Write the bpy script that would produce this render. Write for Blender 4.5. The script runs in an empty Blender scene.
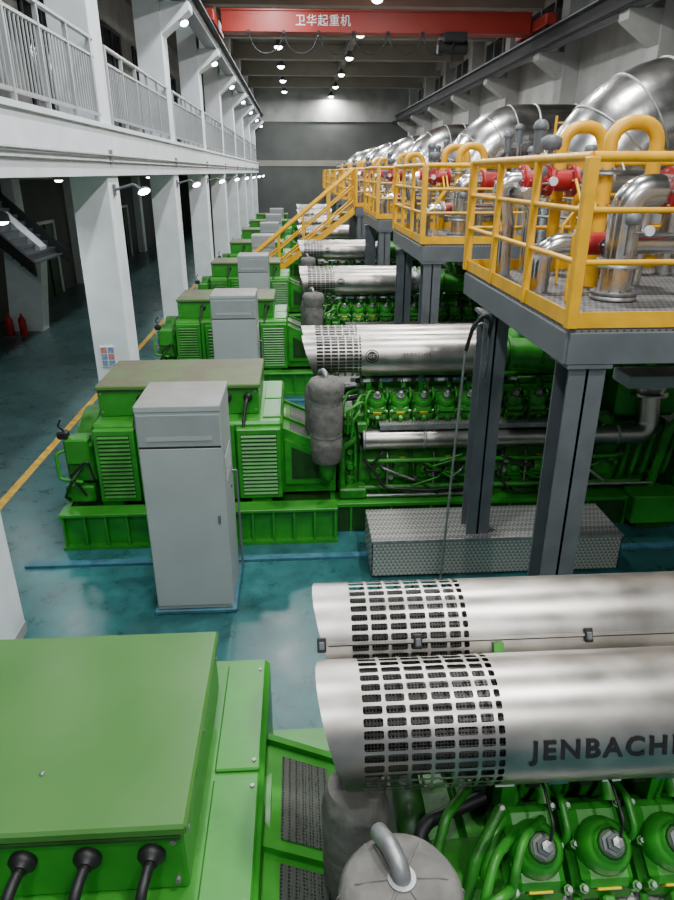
import bpy, bmesh, math, random
from mathutils import Vector, Matrix
random.seed(7)
SC=bpy.context.scene
PI=math.pi
# ------------------------------------------------------------------ materials
def mat(name,col,rough=.5,metal=0.,noise=.15,ns=3.,bump=0.,bs=40.,dust=None,dcol=(.12,.1,.06),emis=None,es=0.,rn=0.1):
    m=bpy.data.materials.new(name); m.use_nodes=True
    nt=m.node_tree; N=nt.nodes; L=nt.links
    p=N['Principled BSDF']
    tc=N.new('ShaderNodeTexCoord')
    nz=N.new('ShaderNodeTexNoise'); nz.inputs['Scale'].default_value=ns; nz.inputs['Detail'].default_value=6
    L.new(tc.outputs['Object'],nz.inputs['Vector'])
    mr=N.new('ShaderNodeMapRange'); mr.inputs[1].default_value=.3; mr.inputs[2].default_value=.7
    L.new(nz.outputs[0],mr.inputs[0])
    mx=N.new('ShaderNodeMix'); mx.data_type='RGBA'
    mx.inputs[6].default_value=[c*(1-noise) for c in col]+[1]
    mx.inputs[7].default_value=[min(1,c*(1+noise)) for c in col]+[1]
    L.new(mr.outputs[0],mx.inputs[0])
    out=mx.outputs[2]
    if dust:
        g=N.new('ShaderNodeNewGeometry'); sx=N.new('ShaderNodeSeparateXYZ'); L.new(g.outputs['Normal'],sx.inputs[0])
        r2=N.new('ShaderNodeMapRange'); r2.inputs[1].default_value=.5; r2.inputs[2].default_value=1.; r2.inputs[4].default_value=dust
        L.new(sx.outputs[2],r2.inputs[0])
        mu=N.new('ShaderNodeMath'); mu.operation='MULTIPLY'; L.new(r2.outputs[0],mu.inputs[0])
        ad=N.new('ShaderNodeMapRange'); ad.inputs[1].default_value=.35; ad.inputs[2].default_value=.6; ad.inputs[3].default_value=.55
        L.new(nz.outputs[0],ad.inputs[0]); L.new(ad.outputs[0],mu.inputs[1])
        m2=N.new('ShaderNodeMix'); m2.data_type='RGBA'; m2.inputs[7].default_value=list(dcol)+[1]
        L.new(mu.outputs[0],m2.inputs[0]); L.new(out,m2.inputs[6]); out=m2.outputs[2]
    L.new(out,p.inputs['Base Color'])
    rr=N.new('ShaderNodeMapRange'); rr.inputs[3].default_value=max(0,rough-rn); rr.inputs[4].default_value=min(1,rough+rn)
    L.new(nz.outputs[0],rr.inputs[0]); L.new(rr.outputs[0],p.inputs['Roughness'])
    p.inputs['Metallic'].default_value=metal
    if bump:
        n2=N.new('ShaderNodeTexNoise'); n2.inputs['Scale'].default_value=bs; L.new(tc.outputs['Object'],n2.inputs['Vector'])
        b=N.new('ShaderNodeBump'); b.inputs['Strength'].default_value=bump; b.inputs['Distance'].default_value=.02
        L.new(n2.outputs[0],b.inputs['Height']); L.new(b.outputs[0],p.inputs['Normal'])
    if emis:
        p.inputs['Emission Color'].default_value=list(emis)+[1]; p.inputs['Emission Strength'].default_value=es
    return m
def dots_mat(name,c0,c1,scale,th,metal=.6,rough=.45,kind='VOR'):
    m=bpy.data.materials.new(name); m.use_nodes=True
    nt=m.node_tree; N=nt.nodes; L=nt.links; p=N['Principled BSDF']
    tc=N.new('ShaderNodeTexCoord')
    if kind=='VOR':
        t=N.new('ShaderNodeTexVoronoi'); t.inputs['Scale'].default_value=scale; t.inputs['Randomness'].default_value=.15
        L.new(tc.outputs['Object'],t.inputs['Vector']); o=t.outputs['Distance']
    else:
        mp=N.new('ShaderNodeMapping'); mp.inputs['Rotation'].default_value=(.6,.0,.785)
        L.new(tc.outputs['Object'],mp.inputs['Vector'])
        t=N.new('ShaderNodeTexChecker'); t.inputs['Scale'].default_value=scale
        L.new(mp.outputs[0],t.inputs['Vector']); o=t.outputs['Fac']
    mr=N.new('ShaderNodeMapRange'); mr.inputs[1].default_value=th-.06; mr.inputs[2].default_value=th+.06
    L.new(o,mr.inputs[0])
    mx=N.new('ShaderNodeMix'); mx.data_type='RGBA'; mx.inputs[6].default_value=list(c0)+[1]; mx.inputs[7].default_value=list(c1)+[1]
    L.new(mr.outputs[0],mx.inputs[0]); L.new(mx.outputs[2],p.inputs['Base Color'])
    p.inputs['Metallic'].default_value=metal; p.inputs['Roughness'].default_value=rough
    b=N.new('ShaderNodeBump'); b.inputs['Strength'].default_value=.5; b.inputs['Distance'].default_value=.01
    L.new(mr.outputs[0],b.inputs['Height']); L.new(b.outputs[0],p.inputs['Normal'])
    return m
GREEN=mat('green_paint',(.024,.235,.014),.38,noise=.22,ns=5,dust=.25,dcol=(.045,.13,.025))
GREEN2=mat('green_cast',(.018,.18,.010),.44,noise=.45,ns=9,dust=.12,dcol=(.06,.11,.03),bump=.15,bs=30)
GREEND=mat('green_dark',(.006,.048,.004),.5,noise=.3,ns=7)
LIDG=mat('green_lid',(.048,.175,.028),.33,noise=.14,ns=1.6,dust=.4,dcol=(.08,.155,.05))
LIDB=mat('dusty_lid',(.08,.2,.04),.6,noise=.15,ns=3,dust=.95,dcol=(.095,.078,.045))
STEEL=mat('brushed_steel',(.42,.40,.37),.36,1.,noise=.2,ns=5,rn=.12)
ALU=mat('aluminium_cladding',(.62,.62,.62),.22,1.,noise=.14,ns=4,rn=.1,bump=.18,bs=5)
GALV=mat('galvanised',(.30,.305,.31),.45,.7,noise=.25,ns=12)
LAG=mat('lagging_cloth',(.14,.135,.125),.9,0,noise=.3,ns=10,bump=.8,bs=12)
BLACK=mat('black_rubber',(.010,.010,.011),.5,noise=.1)
DARK=mat('dark_interior',(.015,.017,.017),.8,noise=.2)
GREYS=mat('grey_steel_paint',(.12,.133,.15),.5,.1,noise=.15,ns=4,dust=.3)
CAB=mat('cabinet_paint',(.35,.385,.40),.45,noise=.07,ns=2,dust=.8,dcol=(.16,.14,.105))
CAB2=mat('cabinet_trim',(.27,.295,.305),.5,noise=.08)
BLUE=mat('blue_plinth',(.035,.13,.18),.5,noise=.4,ns=6)
YEL=mat('yellow_paint',(.80,.41,.004),.4,noise=.14,ns=6)
YELF=mat('yellow_floor_line',(.46,.27,.02),.6,noise=.4,ns=9)
RED=mat('red_paint',(.36,.01,.012),.4,noise=.25,ns=6)
CRANE=mat('crane_red',(.27,.018,.010),.5,noise=.12,ns=2)
WHITE=mat('white_plaster',(.72,.765,.80),.8,noise=.08,ns=2.5)
WHITED=mat('white_plaster_aged',(.34,.345,.33),.85,noise=.2,ns=1.2)
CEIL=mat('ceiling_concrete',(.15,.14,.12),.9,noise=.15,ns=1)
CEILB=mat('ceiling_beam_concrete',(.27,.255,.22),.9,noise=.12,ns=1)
WALLD=mat('far_wall_paint',(.09,.095,.09),.9,noise=.15,ns=.8)
GLASS=mat('dark_glass',(.015,.02,.024),.15,noise=.1)
RAILW=mat('railing_white',(.42,.44,.455),.4,.4,noise=.08)
LAMP=mat('lamp_glow',(1,1,1),.4,emis=(1,1,.96),es=30)
PAPER=mat('paper',(.7,.75,.8),.6,noise=.05)
INK=mat('blue_print',(.2,.28,.45),.6,noise=.6,ns=60)
INKR=mat('red_print',(.5,.2,.18),.6,noise=.4,ns=60)
LABEL=mat('yellow_label',(.75,.55,.02),.5,noise=.1)
CHECK=dots_mat('checker_plate',(.26,.255,.24),(.58,.57,.54),30,.5,metal=.6,rough=.45,kind='CH')
PERF=dots_mat('perforated_inner',(.006,.006,.006),(.11,.105,.10),75,.42,metal=.6,rough=.5)
GRILL=dots_mat('mesh_grille',(.006,.008,.006),(.07,.08,.065),60,.35,metal=.3,rough=.5)
GRATE=dots_mat('grating',(.07,.07,.07),(.19,.19,.185),28,.5,metal=.3,rough=.6,kind='CH')
def floor_mat():
    m=bpy.data.materials.new('epoxy_floor'); m.use_nodes=True
    nt=m.node_tree;N=nt.nodes;L=nt.links;p=N['Principled BSDF']
    tc=N.new('ShaderNodeTexCoord')
    n1=N.new('ShaderNodeTexNoise'); n1.inputs['Scale'].default_value=.55; n1.inputs['Detail'].default_value=8; n1.inputs['Roughness'].default_value=.65
    n2=N.new('ShaderNodeTexNoise'); n2.inputs['Scale'].default_value=3.5; n2.inputs['Detail'].default_value=8; n2.inputs['Roughness'].default_value=.7
    for n in(n1,n2): L.new(tc.outputs['Object'],n.inputs['Vector'])
    cr=N.new('ShaderNodeValToRGB'); e=cr.color_ramp.elements
    e[0].position=.36; e[0].color=(.018,.072,.076,1); e[1].position=.64; e[1].color=(.036,.18,.185,1)
    L.new(n1.outputs[0],cr.inputs[0])
    mr=N.new('ShaderNodeMapRange'); mr.inputs[1].default_value=.3; mr.inputs[2].default_value=.62; mr.inputs[3].default_value=.5
    L.new(n2.outputs[0],mr.inputs[0])
    mx=N.new('ShaderNodeMix'); mx.data_type='RGBA'; mx.blend_type='MULTIPLY'; mx.inputs[0].default_value=1
    L.new(cr.outputs[0],mx.inputs[6]); L.new(mr.outputs[0],mx.inputs[7])
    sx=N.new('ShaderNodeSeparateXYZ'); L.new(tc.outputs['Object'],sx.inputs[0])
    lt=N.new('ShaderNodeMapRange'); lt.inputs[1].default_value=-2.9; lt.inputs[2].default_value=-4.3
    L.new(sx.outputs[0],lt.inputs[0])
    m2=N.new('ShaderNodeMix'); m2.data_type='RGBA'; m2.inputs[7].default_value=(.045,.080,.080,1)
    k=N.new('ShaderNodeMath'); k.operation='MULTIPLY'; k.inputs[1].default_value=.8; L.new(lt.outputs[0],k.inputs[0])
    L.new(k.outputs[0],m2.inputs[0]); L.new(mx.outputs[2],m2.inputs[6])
    n3=N.new('ShaderNodeTexNoise'); n3.inputs['Scale'].default_value=1.7; n3.inputs['Detail'].default_value=10; n3.inputs['Roughness'].default_value=.75
    L.new(tc.outputs['Object'],n3.inputs['Vector'])
    st=N.new('ShaderNodeMapRange'); st.inputs[1].default_value=.55; st.inputs[2].default_value=.66; st.inputs[4].default_value=.7; L.new(n3.outputs[0],st.inputs[0])
    m3=N.new('ShaderNodeMix'); m3.data_type='RGBA'; m3.inputs[7].default_value=(.016,.03,.03,1)
    L.new(st.outputs[0],m3.inputs[0]); L.new(m2.outputs[2],m3.inputs[6])
    L.new(m3.outputs[2],p.inputs['Base Color'])
    r=N.new('ShaderNodeMapRange'); r.inputs[3].default_value=.15; r.inputs[4].default_value=.45
    L.new(n2.outputs[0],r.inputs[0]); L.new(r.outputs[0],p.inputs['Roughness'])
    return m
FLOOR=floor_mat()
# ------------------------------------------------------------------ builder
class B:
    def __init__(s): s.v=[];s.f=[];s.m=[];s.sm=[];s.mats=[];s.T=Matrix.Identity(4)
    def add(s,vs,fs,mt,smooth=False):
        if mt not in s.mats: s.mats.append(mt)
        k=s.mats.index(mt); o=len(s.v)
        for v in vs: s.v.append(tuple(s.T@Vector(v)))
        for f in fs: s.f.append([i+o for i in f]); s.m.append(k); s.sm.append(smooth)
    def box(s,x0,x1,y0,y1,z0,z1,mt,c=0.):
        if x0>x1:x0,x1=x1,x0
        if y0>y1:y0,y1=y1,y0
        if z0>z1:z0,z1=z1,z0
        if c<=0:
            vs=[(x,y,z) for x in(x0,x1) for y in(y0,y1) for z in(z0,z1)]
            s.add(vs,[(0,1,3,2),(4,6,7,5),(0,4,5,1),(2,3,7,6),(0,2,6,4),(1,5,7,3)],mt); return
        c=min(c,(x1-x0)*.49,(y1-y0)*.49,(z1-z0)*.49)
        vs=[];ix={}
        for a in(0,1):
            for b in(0,1):
                for d in(0,1):
                    X=(x0,x1)[a];Y=(y0,y1)[b];Z=(z0,z1)[d]
                    xi=X+(c,-c)[a];yi=Y+(c,-c)[b];zi=Z+(c,-c)[d]
                    ix[a,b,d]=len(vs); vs+=[(X,yi,zi),(xi,Y,zi),(xi,yi,Z)]
        F=[]
        q=[(0,0),(0,1),(1,1),(1,0)]
        for a in(0,1):
            F.append([ix[a,i,j] for i,j in q]); F.append([ix[i,a,j]+1 for i,j in q]); F.append([ix[i,j,a]+2 for i,j in q])
        for i in(0,1):
            for j in(0,1):
                F.append([ix[0,i,j]+1,ix[1,i,j]+1,ix[1,i,j]+2,ix[0,i,j]+2])
                F.append([ix[i,0,j],ix[i,1,j],ix[i,1,j]+2,ix[i,0,j]+2])
                F.append([ix[i,j,0],ix[i,j,1],ix[i,j,1]+1,ix[i,j,0]+1])
        for t in ix.values(): F.append([t,t+1,t+2])
        s.add(vs,F,mt)
    def lathe(s,o,ax,prof,mt,seg=16,smooth=True):
        o=Vector(o);ax=Vector(ax).normalized()
        h=Vector((0,0,1)) if abs(ax.z)<.9 else Vector((1,0,0))
        u=ax.cross(h).normalized(); w=ax.cross(u)
        vs=[];F=[]
        for r,t in prof:
            for i in range(seg):
                a=2*PI*i/seg; vs.append(o+ax*t+(u*math.cos(a)+w*math.sin(a))*r)
        for j in range(len(prof)-1):
            for i in range(seg):
                F.append([j*seg+i,j*seg+(i+1)%seg,(j+1)*seg+(i+1)%seg,(j+1)*seg+i])
        s.add(vs,F,mt,smooth)
        n=len(prof)-1
        if prof[0][0]>1e-4: s.add(vs[:seg],[list(range(seg))],mt)
        if prof[n][0]>1e-4: s.add(vs[n*seg:],[list(range(seg))],mt)
    def cyl(s,p0,p1,r,mt,seg=14,r2=None,smooth=True):
        p0=Vector(p0);p1=Vector(p1); d=p1-p0
        s.lathe(p0,d,[(r,0),(r if r2 is None else r2,d.length)],mt,seg,smooth)
    def ell(s,c,rx,ry,rz,mt,seg=14,rings=7,half=False):
        vs=[];F=[]
        lo=0 if half else -PI/2
        for j in range(rings+1):
            t=lo+(PI/2-lo)*j/rings
            for i in range(seg):
                a=2*PI*i/seg; k=max(math.cos(t),.001)
                vs.append((c[0]+rx*k*math.cos(a),c[1]+ry*k*math.sin(a),c[2]+rz*math.sin(t)))
        for j in range(rings):
            for i in range(seg): F.append([j*seg+i,j*seg+(i+1)%seg,(j+1)*seg+(i+1)%seg,(j+1)*seg+i])
        s.add(vs,F,mt,True)
    def pipe(s,pts,r,mt,R=None,seg=12,caps=True,n=7):
        pts=[Vector(p) for p in pts]
        if R is None:R=r*2.2
        path=[pts[0]]
        for i in range(1,len(pts)-1):
            a,b,c=pts[i-1],pts[i],pts[i+1]
            d1=(a-b).normalized(); d2=(c-b).normalized()
            ang=d1.angle(d2)
            if ang>PI-.05: path.append(b); continue
            t=min(R/math.tan(ang/2),(a-b).length*.49,(c-b).length*.49); Rr=t*math.tan(ang/2)
            cen=b+(d1+d2).normalized()*(Rr/math.sin(ang/2))
            s0=b+d1*t; s1=b+d2*t; v0=s0-cen; v1=s1-cen; tot=v0.angle(v1)
            for k in range(n+1):
                f=k/n
                path.append(cen+(v0*math.sin((1-f)*tot)+v1*math.sin(f*tot))/math.sin(tot))
        path.append(pts[-1])
        P=[path[0]]
        for q in path[1:]:
            if (q-P[-1]).length>1e-5:P.append(q)
        tan=[]
        for i in range(len(P)):
            a=P[max(i-1,0)];b=P[min(i+1,len(P)-1)]; tan.append((b-a).normalized())
        h=Vector((0,0,1)) if abs(tan[0].z)<.9 else Vector((1,0,0))
        u=tan[0].cross(h).normalized(); vs=[];F=[]
        for i,p in enumerate(P):
            u=(u-tan[i]*u.dot(tan[i])).normalized(); w=tan[i].cross(u)
            for k in range(seg):
                a=2*PI*k/seg; vs.append(p+(u*math.cos(a)+w*math.sin(a))*r)
        for i in range(len(P)-1):
            for k in range(seg): F.append([i*seg+k,i*seg+(k+1)%seg,(i+1)*seg+(k+1)%seg,(i+1)*seg+k])
        s.add(vs,F,mt,True)
        if caps:
            s.add(vs[:seg],[list(range(seg))],mt); s.add(vs[-seg:],[list(range(seg))],mt)
    def prism(s,poly,y0,y1,mt):
        n=len(poly); vs=[(x,y0,z) for x,z in poly]+[(x,y1,z) for x,z in poly]
        s.add(vs,[list(range(n)),list(range(n,2*n))]+[[i,(i+1)%n,(i+1)%n+n,i+n] for i in range(n)],mt)
    def prismx(s,poly,x0,x1,mt):
        n=len(poly); vs=[(x0,y,z) for y,z in poly]+[(x1,y,z) for y,z in poly]
        s.add(vs,[list(range(n)),list(range(n,2*n))]+[[i,(i+1)%n,(i+1)%n+n,i+n] for i in range(n)],mt)
    def mesh(s,name,weld=False):
        me=bpy.data.meshes.new(name); me.from_pydata(s.v,[],s.f)
        for m in s.mats: me.materials.append(m)
        for i,p in enumerate(me.polygons): p.material_index=s.m[i]; p.use_smooth=s.sm[i]
        bm=bmesh.new(); bm.from_mesh(me)
        if weld: bmesh.ops.remove_doubles(bm,verts=bm.verts,dist=.0004)
        bmesh.ops.recalc_face_normals(bm,faces=bm.faces); bm.to_mesh(me); bm.free()
        me.update(); return me
    def obj(s,name,parent=None,loc=(0,0,0)):
        return place(s.mesh(name),name,parent,loc)
def place(me,name,parent=None,loc=(0,0,0)):
    o=bpy.data.objects.new(name,me); SC.collection.objects.link(o); o.location=loc
    if parent:o.parent=parent
    return o
def empty(name,loc=(0,0,0)):
    o=bpy.data.objects.new(name,None); SC.collection.objects.link(o); o.location=loc; o.empty_display_size=.2; return o
def text_mesh(body,size,mt,fn,off=.02,sp=1.12):
    cu=bpy.data.curves.new('t','FONT'); cu.body=body; cu.size=size; cu.resolution_u=3; cu.offset=size*off
    cu.space_character=sp
    o=bpy.data.objects.new('t',cu); SC.collection.objects.link(o)
    bpy.context.view_layer.update()
    me=bpy.data.meshes.new_from_object(o.evaluated_get(bpy.context.evaluated_depsgraph_get()))
    bpy.data.objects.remove(o)
    for v in me.vertices: v.co=fn(v.co.x,v.co.y)
    me.materials.clear(); me.materials.append(mt); return me
S=5.8; NG=8
TR=.25; TZ=2.14; TY1=2.03; TY2=2.585
# skid
b=B()
for (y0,y1) in((1.18,1.42),(3.38,3.62)):
    b.box(-2.86,.42,y0,y1,0.03,.07,GREEN); b.box(-2.86,.42,y0,y1,.46,.5,GREEN,.006)
    ym=y0+.1 if y0<2 else y1-.1
    b.box(-2.86,.42,ym-.02,ym+.02,.04,.46,GREEN)
    for i in range(14):
        x=-2.82+i*.247; b.box(x-.012,x+.012,y0+.01,y1-.01,.04,.46,GREEN)
for x in(-2.84,-1.6,-.4,.38): b.box(x-.03,x+.03,1.3,3.5,.06,.46,GREEN)
b.box(-2.8,.36,1.4,3.4,.40,.44,GREEND)
me_skid=b.mesh('skid')
# alternator
b=B()
b.box(-2.45,-.22,1.56,3.24,.5,1.48,GREEN,.03)
def louver(x0,x1,y,z0,z1,n):
    b.box(x0,x1,y,1.6,z0,z1,GREEN,.01)
    b.box(x0+.05,x1-.05,y-.004,y+.02,z0+.06,z1-.06,GREEND)
    for i in range(n):
        z=z0+.08+(z1-z0-.16)*i/(n-1)
        b.prismx([(y-.022,z-.014),(y-.018,z-.02),(y+.005,z+.008),(y,z+.013)],x0+.055,x1-.055,GREEN)
louver(-2.42,-1.95,1.46,.52,1.44,16)
louver(-.76,-.24,1.46,.52,1.42,16)
louver(-1.85,-.86,1.5,.55,1.40,12)
for x in(-1.9,-.81): b.box(x-.025,x+.025,1.5,1.56,.5,1.46,GREEN)
b.box(-.46,-.24,1.7,2.35,1.48,1.50,GREEN,.008); b.box(-.46,-.24,2.4,3.15,1.48,1.50,GREEN,.008)
for y in(1.75,2.3,2.45,3.1): b.cyl((-.27,y,1.50),(-.27,y,1.508),.01,GALV,8)
b.cyl((-2.45,2.4,1.0),(-2.75,2.4,1.0),.42,GREEN2,24); b.cyl((-2.75,2.4,1.0),(-2.84,2.4,1.0),.25,GREEN2,20)
b.box(-2.80,-2.46,1.55,1.95,.75,1.25,GREEN2,.03); b.box(-2.78,-2.5,1.5,1.7,1.0,1.32,GREEN,.02)
b.pipe([(-2.7,1.6,1.2),(-2.88,1.5,1.15),(-2.86,1.45,.85),(-2.6,1.45,.8)],.022,GREEN)
b.pipe([(-2.6,1.5,.6),(-2.72,1.42,.9),(-2.5,1.42,1.1),(-2.48,1.5,.8)],.014,BLACK)
b.pipe([(-2.78,1.58,.5),(-2.82,1.42,.62),(-2.7,1.38,.85),(-2.6,1.5,.98)],.018,GREEND)
b.box(-2.84,-2.72,1.5,1.62,1.32,1.42,BLACK,.02)
b.pipe([(-2.75,1.55,1.4),(-2.8,1.5,1.5),(-2.74,1.45,1.6)],.010,BLACK)
b.box(-2.84,-2.5,1.5,1.8,.5,.72,GREEN2,.02)
for x in(-2.3,-.5):
    b.box(x-.12,x+.12,1.5,1.75,.44,.54,GREEN)
def zs(x): return 1.32-.30*(x+.22)/.64
b.prism([(-.22,.5),(-.22,1.32),(.42,1.02),(.42,.5)],1.66,2.78,GREEN)
b.prism([(-.2,.62),(-.2,1.22),(.36,.96),(.36,.62)],1.625,1.66,GREEN)
b.prism([(-.12,.7),(-.12,1.12),(.28,.93),(.28,.7)],1.612,1.626,GREEND)
for y in(1.66,2.1,2.72):
    b.prism([(-.22,1.32),(.44,1.01),(.44,1.045),(-.22,1.355)],y,y+.04,GREEN)
for y0,y1 in((1.76,2.06),(2.18,2.66)):
    for x0,x1 in((-.14,.10),(.16,.38)):
        vs=[(x0,y0,zs(x0)+.006),(x1,y0,zs(x1)+.006),(x1,y1,zs(x1)+.006),(x0,y1,zs(x0)+.006)]
        b.add(vs,[(0,1,2,3)],GRILL)
b.lathe((-.21,2.38,.90),(1,0,0),[(.44,-.02),(.44,.02)],GREEN,24)
b.box(-.3,.42,2.8,3.3,.5,.62,GREEND)
me_alt=b.mesh('alternator')
def termbox(lid):
    b=B()
    b.box(-2.41,-.50,1.84,2.99,1.48,1.83,GREEN,.012)
    b.box(-2.43,-.48,1.82,3.01,1.81,1.865,lid,.012)
    b.box(-2.40,-.505,1.815,1.84,1.80,1.815,GREEND)
    for x in(-2.37,-1.45,-.54):
        for z in(1.54,1.77): b.cyl((x,1.84,z),(x,1.825,z),.014,GALV,8)
    b.box(-1.46,-1.44,1.828,1.842,1.49,1.81,GREEND)
    for y in(1.9,2.4,2.9):
        b.cyl((-.50,y,1.76),(-.485,y,1.76),.012,GALV,8)
    b.lathe((-1.12,2.1,1.866),(0,0,1),[(.012,0),(.012,.004),(0,.008)],GALV,8)
    for x in(-.63,-.88,-1.13,-1.9):
        b.lathe((x,1.84,1.70),(0,-1,0),[(.055,0),(.055,.02),(.04,.03),(.03,.05)],BLACK,16)
        b.pipe([(x,1.80,1.70),(x-.01,1.70,1.695),(x-.04,1.61,1.52),(x-.05,1.55,1.42)],.022,BLACK,R=.08)
    return b.mesh('terminal_box')
me_tbG=termbox(LIDG); me_tbB=termbox(LIDB)
def tube(b,yc):
    N=36; cols=[.2,.288,.376,.464,.552,.64,.705,.742]
    def P(x,th,r=TR): return (x,yc-r*math.sin(th),TZ+r*math.cos(th))
    def xs(th): return .035+.15*(1-math.cos(th))/2
    for i in range(N):
        t0=2*PI*i/N;t1=2*PI*(i+1)/N
        b.add([P(xs(t0),t0),P(xs(t1),t1),P(.2,t1),P(.2,t0)],[(0,1,2,3)],STEEL,True)
        b.add([P(xs(t0)+.001,t0,TR-.012),P(xs(t1)+.001,t1,TR-.012),P(.2,t1,TR-.012),P(.2,t0,TR-.012)],[(0,1,2,3)],STEEL,True)
    K=N
    vs=[];F=[]
    for x in(cols[-1],1.5,2.25):
        for i in range(K): vs.append(P(x,2*PI*i/K))
    for j in range(2):
        for i in range(K): F.append([j*K+i,j*K+(i+1)%K,(j+1)*K+(i+1)%K,(j+1)*K+i])
    b.add(vs,F,STEEL,True)
    dt=2*PI/N
    for c in range(len(cols)-1):
        x0,x1=cols[c],cols[c+1]; xm=(x0+x1)/2; A=(x1-x0)/2
        for i in range(N):
            tm=dt*(i+.5); Bh=dt/2
            a=A-.0065; hb=Bh*.70
            cx=min(a*.4,.008); cy=hb*.45
            inn=[];out=[]
            for sx,sy in((1,1),(-1,1),(-1,-1),(1,-1)):
                tri=[((a-cx)*sx,hb*sy,(a-cx)*sx,Bh*sy),((a-.3*cx)*sx,(hb-.3*cy)*sy,A*sx,Bh*sy),(a*sx,(hb-cy)*sy,A*sx,(hb-cy)*sy)]
                if sx*sy>0: tri=tri[::-1]
                for u,v,U,V in tri:
                    inn.append(P(xm+u,tm+v)); out.append(P(xm+U,tm+V))
            n=12
            b.add(out+inn,[[k,(k+1)%n,(k+1)%n+n,k+n] for k in range(n)],STEEL,True)
def tube_extra(b,yc,seam):
    b.lathe((.19,yc,TZ),(1,0,0),[(.0,0.0),(TR-.05,0.0),(TR-.05,.62)],PERF,32)
    b.lathe((2.25,yc,TZ),(1,0,0),[(TR,0),(TR-.03,.02),(TR-.05,.05),(TR-.05,.2),(TR-.02,.2),(TR-.02,.24),(TR-.06,.24)],GALV,32)
    if seam:
        R=TR+.003; aa=math.radians(30)
        y=yc-R*math.cos(aa); z=TZ+R*math.sin(aa)
        b.T=Matrix.Translation((0,y,z))@Matrix.Rotation((PI/2-aa),4,'X')
        b.box(.1,2.24,-.006,.006,-.004,.008,STEEL); b.box(.1,2.24,-.012,-.006,-.004,.004,DARK)
        for x in(.07,.50,1.28,2.1):
            b.box(x-.02,x+.02,-.035,.03,.0,.012,BLACK,.004)
            b.box(x-.012,x+.012,-.022,.012,.01,.022,GREYS,.003)
        b.box(.84,.885,-.085,-.02,.0,.02,GREEN)
        b.T=Matrix.Identity(4)
b=B(); tube(b,TY1); tube(b,TY2)
me_tube=b.mesh('exhaust_shield',weld=True)
b=B(); tube_extra(b,TY1,False); tube_extra(b,TY2,True)
for x in(.85,1.5,2.1):
    for y in(TY1,TY2): b.box(x-.03,x+.03,y-.05,y+.05,1.55,TZ-TR+.01,GREEN)
me_tube2=b.mesh('shield_core')
def wrap(x0,phi,R=TR+.0035):
    def fn(x,y):
        a=phi+y/R
        return Vector((x0+x,TY1-R*math.cos(a),TZ+R*math.sin(a)))
    return fn
me_txt=text_mesh('JENBACHER',.108,BLACK,wrap(.835,math.radians(7)),.028,1.22)
me_txt3=text_mesh('INNIO',.035,BLACK,wrap(1.42,math.radians(-3)))
me_txt2=text_mesh('JENBACHER',.06,BLACK,wrap(1.22,math.radians(10)),0)
bb=B()
f=wrap(.86,math.radians(12))
for k in range(24):
    a0=2*PI*k/24;a1=2*PI*(k+1)/24
    for r0,r1 in((.068,.08),(.0,.058)):
        bb.add([f(r0*math.cos(a0),r0*math.sin(a0)),f(r0*math.cos(a1),r0*math.sin(a1)),f(r1*math.cos(a1),r1*math.sin(a1)),f(r1*math.cos(a0),r1*math.sin(a0))],[(0,1,2,3)],BLACK)
me_logo=bb.mesh('badge')
me_logot=text_mesh('GE',.065,STEEL,wrap(.815,math.radians(7),TR+.006))
# engine
b=B()
b.box(.42,4.7,1.45,1.75,0.03,.42,GREEND,.01); b.box(.42,4.7,1.42,1.78,.38,.43,GREEN,.005)
b.box(.42,4.7,3.0,3.3,0.03,.42,GREEND); b.box(.42,4.7,1.7,3.05,.05,.3,GREEND)
for i in range(9):
    x=.6+i*.5; b.box(x-.012,x+.012,1.43,1.47,.03,.4,GREEN)
b.prismx([(1.78,.32),(1.72,.62),(1.72,1.0),(1.85,1.2),(1.95,1.4),(2.75,1.4),(2.85,1.2),(3.0,1.0),(3.0,.62),(2.9,.32)],.72,4.0,GREEN2)
b.box(.45,.74,1.75,2.95,.4,1.35,GREEN2,.05)
b.lathe((.43,2.35,.85),(1,0,0),[(.55,0),(.55,.07),(.48,.07),(.48,.3)],GREEN2,28)
for i in range(10):
    x=.96+i*.29
    b.box(x-.115,x+.115,1.69,1.73,.62,.86,GREEN2,.02)
    for sx in(-.095,.095):
        for z in(.65,.83): b.cyl((x+sx,1.69,z),(x+sx,1.672,z),.013,GREEND,6)
    b.lathe((x,1.69,.74),(0,-1,0),[(.06,0),(.06,.012),(.03,.02),(0,.02)],GREEN,14)
    b.box(x+.135,x+.155,1.68,1.8,.45,1.05,GREEN2)
    b.cyl((x,1.70,.5),(x,1.62,.5),.03,GREEN2,10)
    if i%2: b.box(x-.03,x+.03,1.684,1.69,.88,.93,LABEL)
    b.pipe([(x+.1,1.66,1.0),(x+.1,1.62,.95),(x+.1,1.60,.6)],.012,GREEND if i%2 else GALV,R=.03,seg=8)
    b.box(x-.12,x+.12,1.70,1.80,1.02,1.10,GREEN,.02)
    for sx in(-.08,0,.08): b.cyl((x+sx,1.71,1.06),(x+sx,1.685,1.06),.014,GREEND,6)
b.pipe([(.7,1.60,.56),(4.3,1.60,.56)],.035,GREEN2); b.pipe([(.75,1.58,.93),(3.9,1.58,.93),(4.2,1.7,.93)],.03,GREEN)
b.pipe([(.8,1.55,.47),(2.2,1.55,.47),(2.3,1.55,.36),(4.2,1.55,.36)],.022,GALV)
b.pipe([(.75,1.52,1.0),(.9,1.5,.8),(1.0,1.5,.6),(1.5,1.5,.55),(2.4,1.52,.58)],.02,BLACK,R=.15)
b.pipe([(3.0,1.5,.52),(3.3,1.46,.6),(4.4,1.46,.6)],.018,GALV)
b.pipe([(2.5,1.56,.66),(2.6,1.5,.5),(3.4,1.5,.46),(3.6,1.6,.7)],.016,BLACK,R=.1)
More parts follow.
